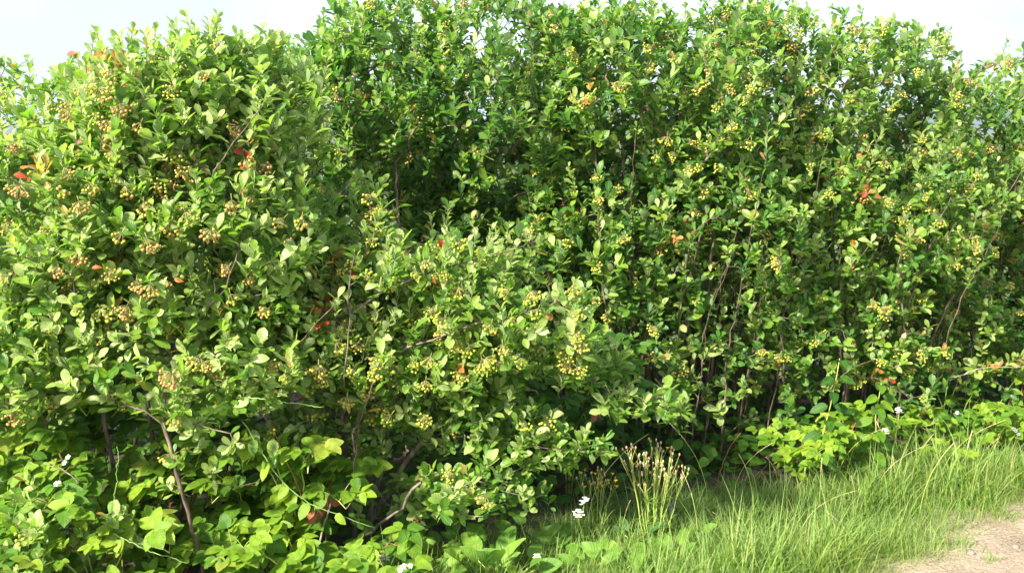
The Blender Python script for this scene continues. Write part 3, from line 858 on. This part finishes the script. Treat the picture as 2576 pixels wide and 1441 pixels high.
BR = [  # px, py on the ground, label, canes, leaf, tint, blossoms, height, spread, yellow
    (40, 1560, 'bramble at the bottom left corner with fresh light green leaves', 7, .062, (.4, 1), 0, .34, .28, 0),
    (250, 1540, 'bramble along the bottom edge, second from the left corner, under berry sprays', 7, .062, (.4, 1), 0, .3, .28, 0),
    (60, 1440, 'bramble at the left edge with a few bright yellow leaves', 9, .064, (.35, 1), 0, .55, .3, 8),
    (300, 1450, 'bramble with small white blossoms left of the leaning brown stem', 9, .066, (.3, .95), 3, .42, .3, 0),
    (430, 1500, 'bright bramble at the bottom edge just left of the leaning brown stem base', 6, .056, (.5, 1), 1, .16, .22, 0),
    (600, 1500, 'bright bramble at the bottom edge just right of the leaning brown stem base', 6, .058, (.5, 1), 0, .16, .22, 0),
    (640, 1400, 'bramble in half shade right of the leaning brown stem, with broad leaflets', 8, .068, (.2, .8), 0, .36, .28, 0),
    (760, 1440, 'bramble reaching up beside the green vine with hanging serrated leaves', 9, .064, (.35, .95), 0, .42, .25, 0),
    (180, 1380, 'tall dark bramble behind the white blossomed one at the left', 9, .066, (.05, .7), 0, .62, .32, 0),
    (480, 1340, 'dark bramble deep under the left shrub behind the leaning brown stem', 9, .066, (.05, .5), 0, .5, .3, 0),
    (790, 1560, 'low bramble at the bottom edge near the foot of the grey branches', 7, .055, (.5, 1), 1, .18, .26, 0),
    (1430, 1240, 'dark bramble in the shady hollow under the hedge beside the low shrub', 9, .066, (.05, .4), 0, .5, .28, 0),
    (2010, 1235, 'bright bramble at the hedge foot right of the dark hollow', 4, .056, (.5, 1), 0, .2, .2, 0),
    (2110, 1205, 'bramble with large leaves under the bare stems of the right hedge', 4, .06, (.4, .9), 0, .24, .18, 0),
    (2330, 1175, 'light green bramble beside the white umbel at the right hedge foot', 5, .052, (.5, 1), 0, .15, .26, 0),
    (2460, 1150, 'light green bramble with tiny white blossoms near the right edge', 6, .052, (.5, 1), 2, .18, .26, 0),
    (2560, 1130, 'bramble at the right edge above the tall verge grass', 5, .052, (.4, 1), 0, .24, .26, 0),
]
for (px, py, lab, cn, lf, ti, bl, h, sp, ye) in BR:
    make_bramble(lab, ground_at(px, py), cn, lf, ti, bl, height=h, spread=sp, yellow=ye)

# low leafy cover in the shade under the whole hedge
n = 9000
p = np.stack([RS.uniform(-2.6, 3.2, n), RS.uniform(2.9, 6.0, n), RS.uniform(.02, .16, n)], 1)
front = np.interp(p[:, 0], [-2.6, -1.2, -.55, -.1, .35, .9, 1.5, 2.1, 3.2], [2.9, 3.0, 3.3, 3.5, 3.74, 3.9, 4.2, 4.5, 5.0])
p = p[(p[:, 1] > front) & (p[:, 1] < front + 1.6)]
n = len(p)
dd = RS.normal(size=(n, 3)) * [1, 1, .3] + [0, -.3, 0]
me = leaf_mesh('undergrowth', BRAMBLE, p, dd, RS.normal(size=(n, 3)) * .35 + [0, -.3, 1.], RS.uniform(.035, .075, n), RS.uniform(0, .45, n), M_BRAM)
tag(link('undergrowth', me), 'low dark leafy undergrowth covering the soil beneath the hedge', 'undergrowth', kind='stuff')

n = 2600
p = np.stack([RS.uniform(-2.4, 3.0, n), RS.uniform(3.2, 6.0, n), RS.uniform(.006, .02, n)], 1)
p = p[p[:, 1] > np.interp(p[:, 0], [-2.6, -1.2, -.55, -.1, .35, .9, 1.5, 2.1, 3.2], [2.9, 3.0, 3.3, 3.6, 4.0, 4.16, 4.34, 4.55, 5.0])]
n = len(p)
dd = RS.normal(size=(n, 3)) * [1, 1, .12]
me = leaf_mesh('leaf_litter', LEAVES, p, dd, RS.normal(size=(n, 3)) * .3 + [0, 0, 1.], RS.uniform(.03, .055, n), RS.uniform(0, 1, n), M_DEAD)
tag(link('leaf_litter', me), 'dry brown leaf litter on the soil beneath the hedge', 'leaf litter', kind='stuff')

# ------------------------------------------------------------------ grass
def blades(n, pts, lmin, lmax, wid, tint, lean=.5):
    """curved tapering blades at ground points pts"""
    n = len(pts)
    L = RS.uniform(lmin, lmax, n) * RS.uniform(.6, 1, n)
    az = RS.uniform(0, 2 * PI, n)
    h = np.stack([np.cos(az), np.sin(az), np.zeros(n)], 1)
    ln = RS.uniform(.05, lean, n); bend = RS.uniform(.1, 2.3, n) * RS.uniform(.3, 1, n)
    wv = np.stack([-h[:, 1], h[:, 0], np.zeros(n)], 1)
    w = wid * RS.uniform(.6, 1.3, n)
    st = np.array([0, .3, .55, .78, 1.])
    ww = np.array([1, .95, .75, .45, 0])
    V = []
    p = pts.copy()
    for i, t in enumerate(st):
        if i:
            ang = ln + bend * t * t
            dt = (t - st[i - 1]) * L
            p = p + (h * np.sin(ang)[:, None] + np.array([0, 0, 1.]) * np.cos(ang)[:, None]) * dt[:, None]
        if i < 4:
            V += [p - wv * (w * ww[i])[:, None], p + wv * (w * ww[i])[:, None]]
        else:
            V.append(p)
    V = np.stack(V, 1)
    F = np.array([(0, 1, 3), (0, 3, 2), (2, 3, 5), (2, 5, 4), (4, 5, 7), (4, 7, 6), (6, 7, 8)])
    FF = (F[None] + (np.arange(n) * 9)[:, None, None]).reshape(-1, 3)
    uv = np.tile(np.array([(-1, 0), (1, 0), (-1, .3), (1, .3), (-1, .55), (1, .55), (-1, .78), (1, .78), (0, 1)], float), (n, 1))
    return V.reshape(-1, 3), FF, uv, np.repeat(tint, 9)

def verge_points(n):
    # hedge foot polyline (front edge of the bushes) and the path edge bound the verge
    fx = np.array([-1.2, -.55, -.1, .35, .9, 1.5, 2.1, 3.2]); fy = np.array([2.9, 3.3, 3.55, 3.72, 3.86, 4.12, 4.42, 4.9])
    p = np.stack([RS.uniform(-.75, 3.1, n), RS.uniform(2.3, 5.0, n), np.zeros(n)], 1)
    d = np.interp(p[:, 0], fx, fy) - p[:, 1]
    pd = path_dist(p)
    keep = (d > -.15) & (pd < .07) & (RS.uniform(size=n) < np.where(d < .05, .35, 1)) & (RS.uniform(size=n) < np.clip(-pd / .1 + .75, 0, 1))
    keep &= RS.uniform(-1.1, 1., n) < .45 + .5 * wobble(p, 7, 30)
    return p[keep], d[keep], pd[keep]
p, d, pd = verge_points(230000)
tus = np.clip(.5 + 1.0 * wobble(p, 11, 33), .25, 1.5)          # tussocks stand taller
near = np.exp(-np.clip(d, 0, 9) / .18)                          # longer against the hedge foot
lowg = (1 - .38 * np.clip((.35 - p[:, 0]) / .3, 0, 1)) * np.where(p[:, 0] < 1.35, 1 - .6 * near, 1)
short = lowg * np.clip(-pd / .22 + .3, .3, 1)
tn = np.clip(.42 + .22 * wobble(p, 6, 31) + RS.normal(size=len(p)) * .24, 0, .92)
tn = np.where(RS.uniform(size=len(p)) < .09, RS.uniform(.8, 1, len(p)), tn)
g = Geo()
n1 = len(p) * 3 // 4
for s, (a, b_), w in ((slice(0, n1), (.06, .16), .0014), (slice(n1, None), (.12, .26), .0019)):
    q = p[s]
    V, F, uv, T = blades(len(q), q, a, b_, w, tn[s], .9 if w < .0019 else 1.25)
    sc = np.repeat(short[s] * (.75 + .55 * tus[s] + .3 * near[s] * (p[s][:, 0] > 1.35)), 9)
    V = np.repeat(q, 9, 0) + (V - np.repeat(q, 9, 0)) * sc[:, None]
    g.add(V, [F], T, uv)
tag(link('grass', g.mesh('grass', M_GRASS)), 'bright green verge grass growing between the hedge and the dirt path', 'grass', kind='stuff')
print('grass', len(p))

# grass that has strayed onto the path's edge, in tufts one can count
def tuft(label, px, py, n, lo, hi, r):
    b = ground_at(px, py)
    pts = np.concatenate([RS.normal(size=(n, 2)) * r, np.zeros((n, 1))], 1)
    V, F, uv, T = blades(n, pts, lo, hi, .0018, RS.uniform(.2, .8, n), .9)
    g = Geo(); g.add(V, [F], T, uv)
    tag(link('grass_tuft', g.mesh('grass_tuft', M_GRASS), None, (b[0], b[1], .008)), label, 'grass tuft', 'grass tufts on the path')
tuft('small green grass tuft alone on the dirt at the bottom right', 2490, 1425, 45, .03, .07, .014)
tuft('sparse grass tuft at the edge of the dirt path, nearest the verge', 2400, 1385, 60, .03, .09, .03)
tuft('grass tuft creeping onto the dirt near the right edge', 2545, 1318, 60, .03, .08, .03)

# ------------------------------------------------------------------ tall grass stalks with seed heads
def stalk_mesh(h, lean, dry, seed):
    r = np.random.RandomState(seed)
    t = np.linspace(0, 1, 12)[:, None]
    a = r.uniform(0, 6.28)
    pts = np.array([0, 0, 1.]) * h * (t - .12 * lean * t ** 3) + np.array([math.cos(a), math.sin(a), 0]) * lean * h * t ** 2.4
    g = Geo(); g.tube(pts[:9], np.linspace(.0013, .0009, 9), 4)
    culm = g.mesh('culm', M_STRAW if dry else M_STALK)
    s = Geo(); s.tube(pts[8:], .0008, 4)
    for i in range(16):
        q = 8 + 3 * i / 16; k = int(q); c = pts[k] * (1 - q + k) + pts[k + 1] * (q - k)
        dd = nrm(pts[k + 1] - pts[k]); sd = nrm(np.cross(dd, [math.cos(a), math.sin(a), .2])) * (1 if i % 2 else -1)
        s.leaf(NARROW[0], c, nrm(dd + sd * .35), nrm(np.cross(dd, sd)), .0095, .9, 0, 1.6)
    return culm, s.mesh('seed_head', M_STRAW)
STALKS = [(stalk_mesh(h, l, d_, k)) for k, (h, l, d_) in enumerate(((.32, .35, 0), (.38, .6, 0), (.3, .2, 0), (.34, .7, 1), (.28, .5, 0)))]
SPOTS = [(1895, 1325), (1780, 1290), (2060, 1300), (2200, 1270), (2150, 1330), (2290, 1240), (2360, 1250), (2420, 1235), (2010, 1380), (2150, 1430), (2310, 1330), (1960, 1290), (2480, 1225), (2540, 1215), (1845, 1270), (2235, 1225), (2100, 1255), (1755, 1390), (1480, 1330), (1840, 1420), (2250, 1290), (2440, 1290), (1560, 1400), (2380, 1190)]
for i, (px, py) in enumerate(SPOTS):
    b = ground_at(px, py)
    o = thing('grass_stalk', 'thin tall grass stalk with a narrow pale seed head standing above the verge grass', 'grass stalk', (b[0], b[1], 0), 'tall grass stalks on the verge')
    o.rotation_euler = (0, 0, RS.uniform(0, 6.28)); o.scale = (RS.uniform(.65, 1.0),) * 3
    c, s = STALKS[i % 5]
    link('culm', c, o); link('seed_head', s, o)

# ------------------------------------------------------------------ wildflowers and weeds
def composite_weed(label, px, py, stems, h, r, yellow):
    b = ground_at(px, py)
    root = thing('yellow_wildflower', label, 'wildflower', (b[0], b[1], 0), None)
    lv = Geo()
    for k in range(stems):
        a = k * 2.4; q = math.sqrt((k + .5) / stems)
        top = np.array([math.cos(a) * r * q, math.sin(a) * r * q * .7, h * RS.uniform(.72, 1.05) * (1 - .12 * q)])
        b0 = np.array([top[0] * .25, top[1] * .25, -.01])
        t = np.linspace(0, 1, 8)[:, None]
        pts = b0 + (top - b0) * t + RS.normal(size=(8, 3)) * .002
        g = Geo(); g.tube(pts, np.linspace(.0014, .0008, 8), 5)
        ny = 0
        for j in range(7):
            k0 = RS.randint(4, 7); s0 = pts[k0]
            e = top + np.array([RS.normal() * .02, RS.normal() * .02, RS.uniform(-.02, .03)])
            g.tube([s0, (s0 + e) / 2 + RS.normal(size=3) * .003, e], .0006, 3)
            if RS.uniform() < yellow:
                ny += 1; yl = Geo()
                for p in range(9):
                    aa = p * 2 * PI / 9
                    yl.leaf(LEAVES[2], e * 0, np.array([math.cos(aa), math.sin(aa), .5]), np.array([0, 0, 1.]), .008, 0, 0)
                yl.ball(e * 0, .0028, .5)
                link('yellow_flower', yl.mesh('yellow_flower', M_YFLO), root, tuple(e))
            else:
                hd = Geo()
                hd.ball(e * 0, RS.uniform(.0028, .0042), RS.uniform(), 0, 1.35)
                hd.ball(e * 0 + [0, 0, .004], .002, .5, 1 if RS.uniform() < .35 else 0)
                link('seed_head', hd.mesh('seed_head', [M_BUD, M_WHITE]), root, tuple(e))
        for j in range(5):
            i = RS.randint(0, 5); aa = RS.uniform(0, 6.28)
            lv.leaf(NARROW[j % 2], pts[i], nrm([math.cos(aa), math.sin(aa), .8]), np.array([0, 0, 1.]), RS.uniform(.03, .06), .6)
        link('flower_stem', g.mesh('flower_stem', M_STALK), root)
    link('leaves', lv.mesh('leaves', M_WEED), root)
composite_weed('bushy yellow wildflower with many brown seed heads standing in the grass before the dark hollow', 1640, 1378, 14, .36, .1, .07)
composite_weed('thin yellow wildflower with few blossoms left of the bushy one', 1500, 1350, 6, .27, .06, .3)

def umbel(label, px, py, h, r, n, name='white_wildflower', leaves=True):
    b = ground_at(px, py)
    root = thing(name, label, 'wildflower', (b[0], b[1], 0), None)
    g = Geo(); t = np.linspace(0, 1, 7)[:, None]
    top = np.array([RS.normal() * .02, -.02, h])
    pts = top * t + RS.normal(size=(7, 3)) * .002
    g.tube(pts, np.linspace(.002, .0012, 7), 5)
    f = Geo()
    for i in range(n):
        a = i * 2.4; q = math.sqrt((i + .5) / n) * RS.uniform(.85, 1.15)
        e = top + np.array([math.cos(a) * q * r, math.sin(a) * q * r * .9, .02 - .012 * q * q - .35 * math.sin(a) * q * r * -1 + RS.uniform(-.007, .005)])
        g.tube([top, (top + e) / 2, e], .0006, 3)
        for p in range(5):
            aa = p * 1.257 + a
            f.leaf(LEAVES[2], e, np.array([math.cos(aa), math.sin(aa), .25]), np.array([0, -.4, 1.]), .0058, 0, 0, 1.4)
    link('flower_stem', g.mesh('flower_stem', M_STALK), root)
    link('flower_head', f.mesh('flower_head', M_WHITE), root)
    lv = Geo()
    for i in range(12):
        a = i * 2.4; s = pts[1 + i % 4]
        for k in range(5):
            c = s + np.array([math.cos(a), math.sin(a), .5]) * .012 * k
            for sg in (-1, 1):
                lv.leaf(NARROW[0], c, nrm([math.cos(a + sg), math.sin(a + sg), .3]), np.array([0, 0, 1.]), .02 - .002 * k, .5)
    link('leaves', lv.mesh('leaves', M_WEED), root)
umbel('white flat headed wildflower beside the drooping berry sprays, the upper of two', 1436, 1380, .16, .014, 13)
umbel('white flat headed wildflower beside the drooping berry sprays, the lower of two', 1478, 1400, .14, .017, 15)
umbel('tall white umbel flower at the foot of the right hedge', 2240, 1205, .27, .014, 20)
umbel('white wildflower low in the grass below the broken branch', 1058, 1392, .09, .013, 14)
umbel('white wildflower at the bottom edge left of the grass', 972, 1452, .06, .016, 16)
umbel('small white wildflower at the bottom edge in the middle of the grass', 1385, 1450, .06, .01, 12)
umbel('pale white umbel lower down at the right hedge foot', 2205, 1215, .2, .018, 18)

b = ground_at(1690, 1345)
root = thing('purple_wildflower', 'small purple wildflower in the grass right of the bushy yellow one', 'wildflower', (b[0], b[1], 0))
g = Geo(); g.tube([(0, 0, -.01), (.004, 0, .06), (0, 0, .1)], .0011, 4); link('flower_stem', g.mesh('flower_stem', M_STALK), root)
g = Geo()
for i in range(14):
    a = i * 2.4
    g.leaf(LEAVES[1], np.array([0, 0, .075 + .003 * i]), nrm([math.cos(a), math.sin(a), .4]), np.array([0, 0, 1.]), .012, 0)
link('flower_head', g.mesh('flower_head', M_PURP), root)

def dock(label, px, py, n, size, tint, up=1.2, tm=DOCK, name='broad_leaf_weed', face=(0, -.5, .8)):
    b = ground_at(px, py)
    root = thing(name, label, 'weed', (b[0], b[1], 0), 'broad leafed weeds in the grass')
    g, l = Geo(), Geo()
    for k in range(n):
        a = k * 2.4 + RS.uniform(-.3, .3)
        d = nrm([math.cos(a), math.sin(a), up * RS.uniform(.6, 1.6)])
        s = size * RS.uniform(.6, 1.1)
        e = d * s * RS.uniform(.7, 1.3)
        g.tube([(0, 0, -.01), e * .5 + [0, 0, .006], e], .0014, 4)
        l.leaf(tm[k % len(tm)], e, nrm(d + [0, 0, -.2]), np.array(face) + RS.normal(size=3) * .2, s, np.clip(RS.uniform(*tint), 0, 1))
    link('stalks', g.mesh('stalks', M_STALK), root); link('foliage', l.mesh('foliage', M_WEED), root)
dock('dark blue green broad leafed weed in the grass below the bushy yellow wildflower', 1595, 1375, 6, .075, (0, .15), .9)
dock('broad leafed weed at the bottom edge left of the verge, with rounded light leaves', 925, 1450, 9, .08, (.6, 1), .9, BRAMBLE)
dock('light green broad leafed weed below the dead broken branch', 1000, 1420, 9, .075, (.5, .9), .8, BRAMBLE)
dock('upright broad leafed weed at the bottom edge below the low shrub', 1240, 1455, 8, .1, (.5, .9), 1.3)
dock('low broad leafed weed in the grass under the low shrub tips', 1330, 1385, 7, .085, (.35, .7), .8)
dock('pale broad leafed weed at the bottom edge right of the upright one', 1480, 1445, 8, .08, (.5, .8), .9)
dock('lanky leafed weed in the grass between the dark weed and the path', 1690, 1430, 9, .07, (.4, .8), 1.0)
dock('small leafy weed in the grass at the foot of the grey stems', 1110, 1400, 9, .06, (.5, 1), .7, BRAMBLE)
dock('serrated leafed weed at the bottom edge next to the white flower', 1090, 1462, 9, .07, (.5, 1), .8, BRAMBLE)

for i, (px, py, n, sz, ti, lab) in enumerate((
    (1160, 1380, 8, .065, (.4, .8), 'leafy weed under the lowest bare branch of the low shrub'),
    (1060, 1350, 9, .07, (.2, .6), 'shaded leafy weed right beside the foot of the grey stems'),
    (950, 1400, 9, .07, (.4, .9), 'leafy weed touching the dead broken branch from the left'),
    (1160, 1440, 9, .07, (.5, 1), 'bright leafy weed at the bottom edge, left of the upright one'),
    (860, 1455, 9, .07, (.5, 1), 'bright leafy weed at the bottom edge under the dry standing stem'),
    (1300, 1460, 8, .075, (.4, .9), 'leafy weed at the bottom edge, right of the upright one'),
    (1390, 1400, 7, .065, (.3, .7), 'leafy weed in the grass below the two white flat headed flowers'),
    (1560, 1450, 8, .07, (.5, .9), 'leafy weed at the bottom edge below the dark blue green one'),
    (1740, 1370, 6, .06, (.4, .8), 'small leafy weed in the grass right of the purple wildflower'))):
    dock(lab, px, py, n, sz, ti, 1.0, BRAMBLE if i % 3 else DOCK)

def nettle(label, px, py, h, tint):
    b = ground_at(px, py)
    root = thing('nettle', label, 'nettle', (b[0], b[1], 0), 'nettles under the hedge')
    g, l = Geo(), Geo()
    top = np.array([RS.normal() * .04, -.1, h])
    pts = top * np.linspace(0, 1, 10)[:, None] + RS.normal(size=(10, 3)) * .004
    g.tube(pts, np.linspace(.003, .0016, 10), 5)
    for i in range(2, 10):
        for sg in (0, PI):
            a = i * 1.57 + sg + RS.normal() * .2
            d = nrm([math.cos(a), math.sin(a) - .3, -.35])
            s = .09 * (1.1 - .05 * i)
            l.leaf(BRAMBLE[i % 3], pts[i] + d * .012, d, np.array([0, -.7, .7]), s, RS.uniform(*tint), 0, .8)
    link('flower_stem', g.mesh('flower_stem', M_STALK), root).name = 'nettle_stem'
    link('foliage', l.mesh('foliage', M_BRAM), root)
nettle('dark nettle standing against the bare stems of the right hedge', 2040, 1225, .52, (0, .2))
nettle('nettle with lighter hanging leaves at the right hedge foot', 2185, 1215, .42, (.1, .55))

# ------------------------------------------------------------------ vines, loose canes, dead leaves
def px_(b): return b[0] * 40

def vine(label, pts, r=.0022, leaves=5, m=None, name='green_vine', cat='vine', group=None, lsize=.05):
    P = np.array(A(*pts))
    b = P[0].copy()
    L = np.concatenate([[0], np.cumsum(np.linalg.norm(np.diff(P, axis=0), axis=1))])
    u = np.linspace(0, L[-1], 26)
    q = np.stack([np.interp(u, L, P[:, k]) for k in range(3)], 1)
    for _ in range(10): q[1:-1] = .5 * q[1:-1] + .25 * (q[:-2] + q[2:])
    w = np.linspace(0, 1, 26)
    q[1:] += (np.stack([np.sin(w * 17 + px_(b)), np.sin(w * 23 + 2), np.sin(w * 13 + 4 + px_(b))], 1) * .0018)[1:] + RS.normal(size=(25, 3)) * .0012
    q -= b
    root = thing(name, label, cat, tuple(b), group)
    g = Geo(); g.tube(q, np.linspace(r, r * .5, 26), 5)
    link('vine_stem' if cat == 'vine' else 'cane_stem', g.mesh('vine_stem', m or M_VINE), root)
    if leaves:
        l = Geo()
        for k in range(leaves):
            i = int(3 + k * 21 / leaves)
            dd = nrm(np.array([RS.normal() * .5, -.5, -.7]))
            l.leaf(BRAMBLE[k % 3], q[i], dd, np.array([-.3, -.8, .5]) + RS.normal(size=3) * .2, lsize * RS.uniform(.7, 1.1), RS.uniform(.4, .9))
        link('leaves', l.mesh('leaves', M_BRAM), root)
vine('pale green vine arching down across the brambles toward the grey stems', [(610, 1060, 2.95), (660, 1140, 2.93), (715, 1225, 2.92), (800, 1280, 2.92), (945, 1325, 2.95)], leaves=5)
vine('pale green vine reaching level across the leaves above the brambles', [(620, 1000, 2.95), (690, 1008, 2.93), (760, 1018, 2.93), (815, 1022, 2.95)], .002, 1)
vine('pale green vine running over the brambles at the bottom left', [(285, 1340, 2.78), (340, 1370, 2.77), (400, 1395, 2.77), (475, 1415, 2.78)], .002, 1)
vine('upright pale green vine in front of the brambles left of the brown stem', [(282, 1300, 2.85), (290, 1230, 2.84), (298, 1150, 2.84), (296, 1120, 2.84)], .0018, 0)
vine('reddish brown cane arching up out of the dark hollow', [(1800, 1245, 3.95), (1815, 1170, 3.9), (1838, 1120, 3.87), (1862, 1088, 3.85)], .0022, 0, M_CANE, 'bramble_cane', 'cane', 'bare canes')
vine('thin reddish cane crossing the vines under the left shrub', [(790, 1330, 3.1), (740, 1200, 3.0), (690, 1090, 2.95), (640, 1000, 2.95)], .0018, 0, M_CANE, 'bramble_cane', 'cane', 'bare canes')
vine('dry tan stem bowing among the brambles at the left', [(215, 1300, 2.85), (200, 1210, 2.84), (160, 1180, 2.84), (110, 1165, 2.84)], .002, 0, M_DRYW, 'bramble_cane', 'cane', 'bare canes')
vine('dry stem standing in the brambles near the bottom edge', [(785, 1441, 3.05), (800, 1370, 3.05), (825, 1290, 3.1), (840, 1220, 3.12)], .0045, 0, M_DRYW, 'bramble_cane', 'cane', 'bare canes')
vine('long bare pale cane sticking out at the right edge of the hedge', [(2330, 990, 4.5), (2390, 950, 4.45), (2470, 925, 4.4), (2600, 920, 4.35)], .003, 0, M_DRYW, 'bramble_cane', 'cane', 'bare canes')
for lab, px, py, Y in (('crumpled reddish brown dead leaf caught on a stem above the vine', 822, 1240, 2.98), ('crumpled reddish brown dead leaf on the lower part of the dry stem', 792, 1285, 2.98), ('dead brown leaf hanging in the dark hollow', 1502, 1030, 3.5)):
    g = Geo()
    for k in range(4):
        g.leaf(LEAVES[3], RS.normal(size=3) * .008, nrm(np.array([0, -.2, -.8]) + RS.normal(size=3) * .5), np.array([0, -1., .2]) + RS.normal(size=3) * .5, .045, RS.uniform())
    tag(link('dead_leaf', g.mesh('dead_leaf', M_DEAD), None, tuple(at(px, py, Y))), lab, 'leaf', 'dead leaves')

# ------------------------------------------------------------------ stones and grit on the path
def stone(label, px, py, r):
    b = ground_at(px, py)
    V, F = ICO
    V = V * (1 + .25 * wobble(V, 2.5, int(px)))[:, None] * np.array([1.2, .9, .6]) * r
    g = Geo(); g.add(V, [F])
    tag(link('stone', g.mesh('stone', M_STONE), None, (b[0], b[1], .02 + r * .25)), label, 'stone', 'stones on the path')
stone('larger grey stone on the dirt near the bottom edge', 2440, 1408, .014)
stone('small grey stone on the dirt near the right edge', 2552, 1390, .011)
stone('small pale stone on the dirt left of the larger one', 2350, 1420, .009)
stone('tiny stone on the dirt by the grass edge', 2500, 1345, .008)
g = Geo(); c = 0
while c < 2600:
    s = RS.uniform(-.6, 2.6); w = RS.uniform(.02, 1.2)
    p = PE0 + PDIR * s + PN * w
    r = RS.uniform(.0012, .0035) * (2. if RS.uniform() < .06 else 1)
    V = np.array([(1, 0, 0), (-1, 0, 0), (0, 1, 0), (0, -1, 0), (0, 0, .8), (0, 0, -.8)]) * r * RS.uniform(.7, 1.3, (6, 1))
    F = [(0, 2, 4), (2, 1, 4), (1, 3, 4), (3, 0, 4), (2, 0, 5), (1, 2, 5), (3, 1, 5), (0, 3, 5)]
    g.add(V + [p[0], p[1], .024], [F]); c += 1
tag(link('gravel', g.mesh('gravel', M_STONE)), 'fine grit scattered over the dirt path', 'gravel', kind='stuff')

# ------------------------------------------------------------------ beyond the hedge: a pale bush seen past the right end
b = np.array([6.0, 12.5, 0])
root = thing('pale_bush', 'pale grey green bush in the field beyond the right end of the hedge', 'bush', tuple(b))
n = 2600
q = rand_unit(n) * (RS.uniform(0, 1, n) ** .3)[:, None] * np.array([.9, .8, .62]) + [0, 0, .72]
q = q[(wobble(q, 4, 50) > -.4) & (q[:, 2] > .1)]
n = len(q)
dd = nrm(q - [0, 0, .3] + RS.normal(size=(n, 3)) * .3)
l = leaf_mesh('crown', NARROW, q, dd, np.tile([0, -.3, 1.], (n, 1)) + RS.normal(size=(n, 3)) * .4, RS.uniform(.09, .16, n), RS.uniform(.5, 1, n), M_WEED, np.full(n, 1.6))
link('crown', l, root)
for k in range(5):
    a = k * 2.4
    g = Geo(); g.tube([(0, 0, -.03), (math.cos(a) * .15, math.sin(a) * .15, .4), (math.cos(a) * .4, math.sin(a) * .4, .9)], [.02, .014, .006], 5)
    link('trunk', g.mesh('trunk', M_BARK), root)

# ------------------------------------------------------------------ haze: the air that turns the far hills blue
m = bpy.data.materials.new('air'); m.use_nodes = True
nt = m.node_tree; nt.nodes.remove(nt.nodes['Principled BSDF'])
pv = nt.nodes.new('ShaderNodeVolumePrincipled')
pv.inputs['Color'].default_value = (.72, .84, 1, 1)
pv.inputs['Density'].default_value = .00045
pv.inputs['Anisotropy'].default_value = .2
nt.links.new(pv.outputs['Volume'], nt.nodes['Material Output'].inputs['Volume'])
g = Geo()
x0, x1, y0, y1, z0, z1 = -3200, 3200, -3200, 3200, -1.5, 75
V = [(x, y, z) for z in (z0, z1) for (x, y) in ((x0, y0), (x1, y0), (x1, y1), (x0, y1))]
g.add(V, [[(3, 2, 1, 0), (4, 5, 6, 7), (0, 1, 5, 4), (1, 2, 6, 5), (2, 3, 7, 6), (3, 0, 4, 7)]])
tag(link('haze', g.mesh('haze', m, False)), 'pale summer haze in front of the distant hills', 'haze', kind='stuff')
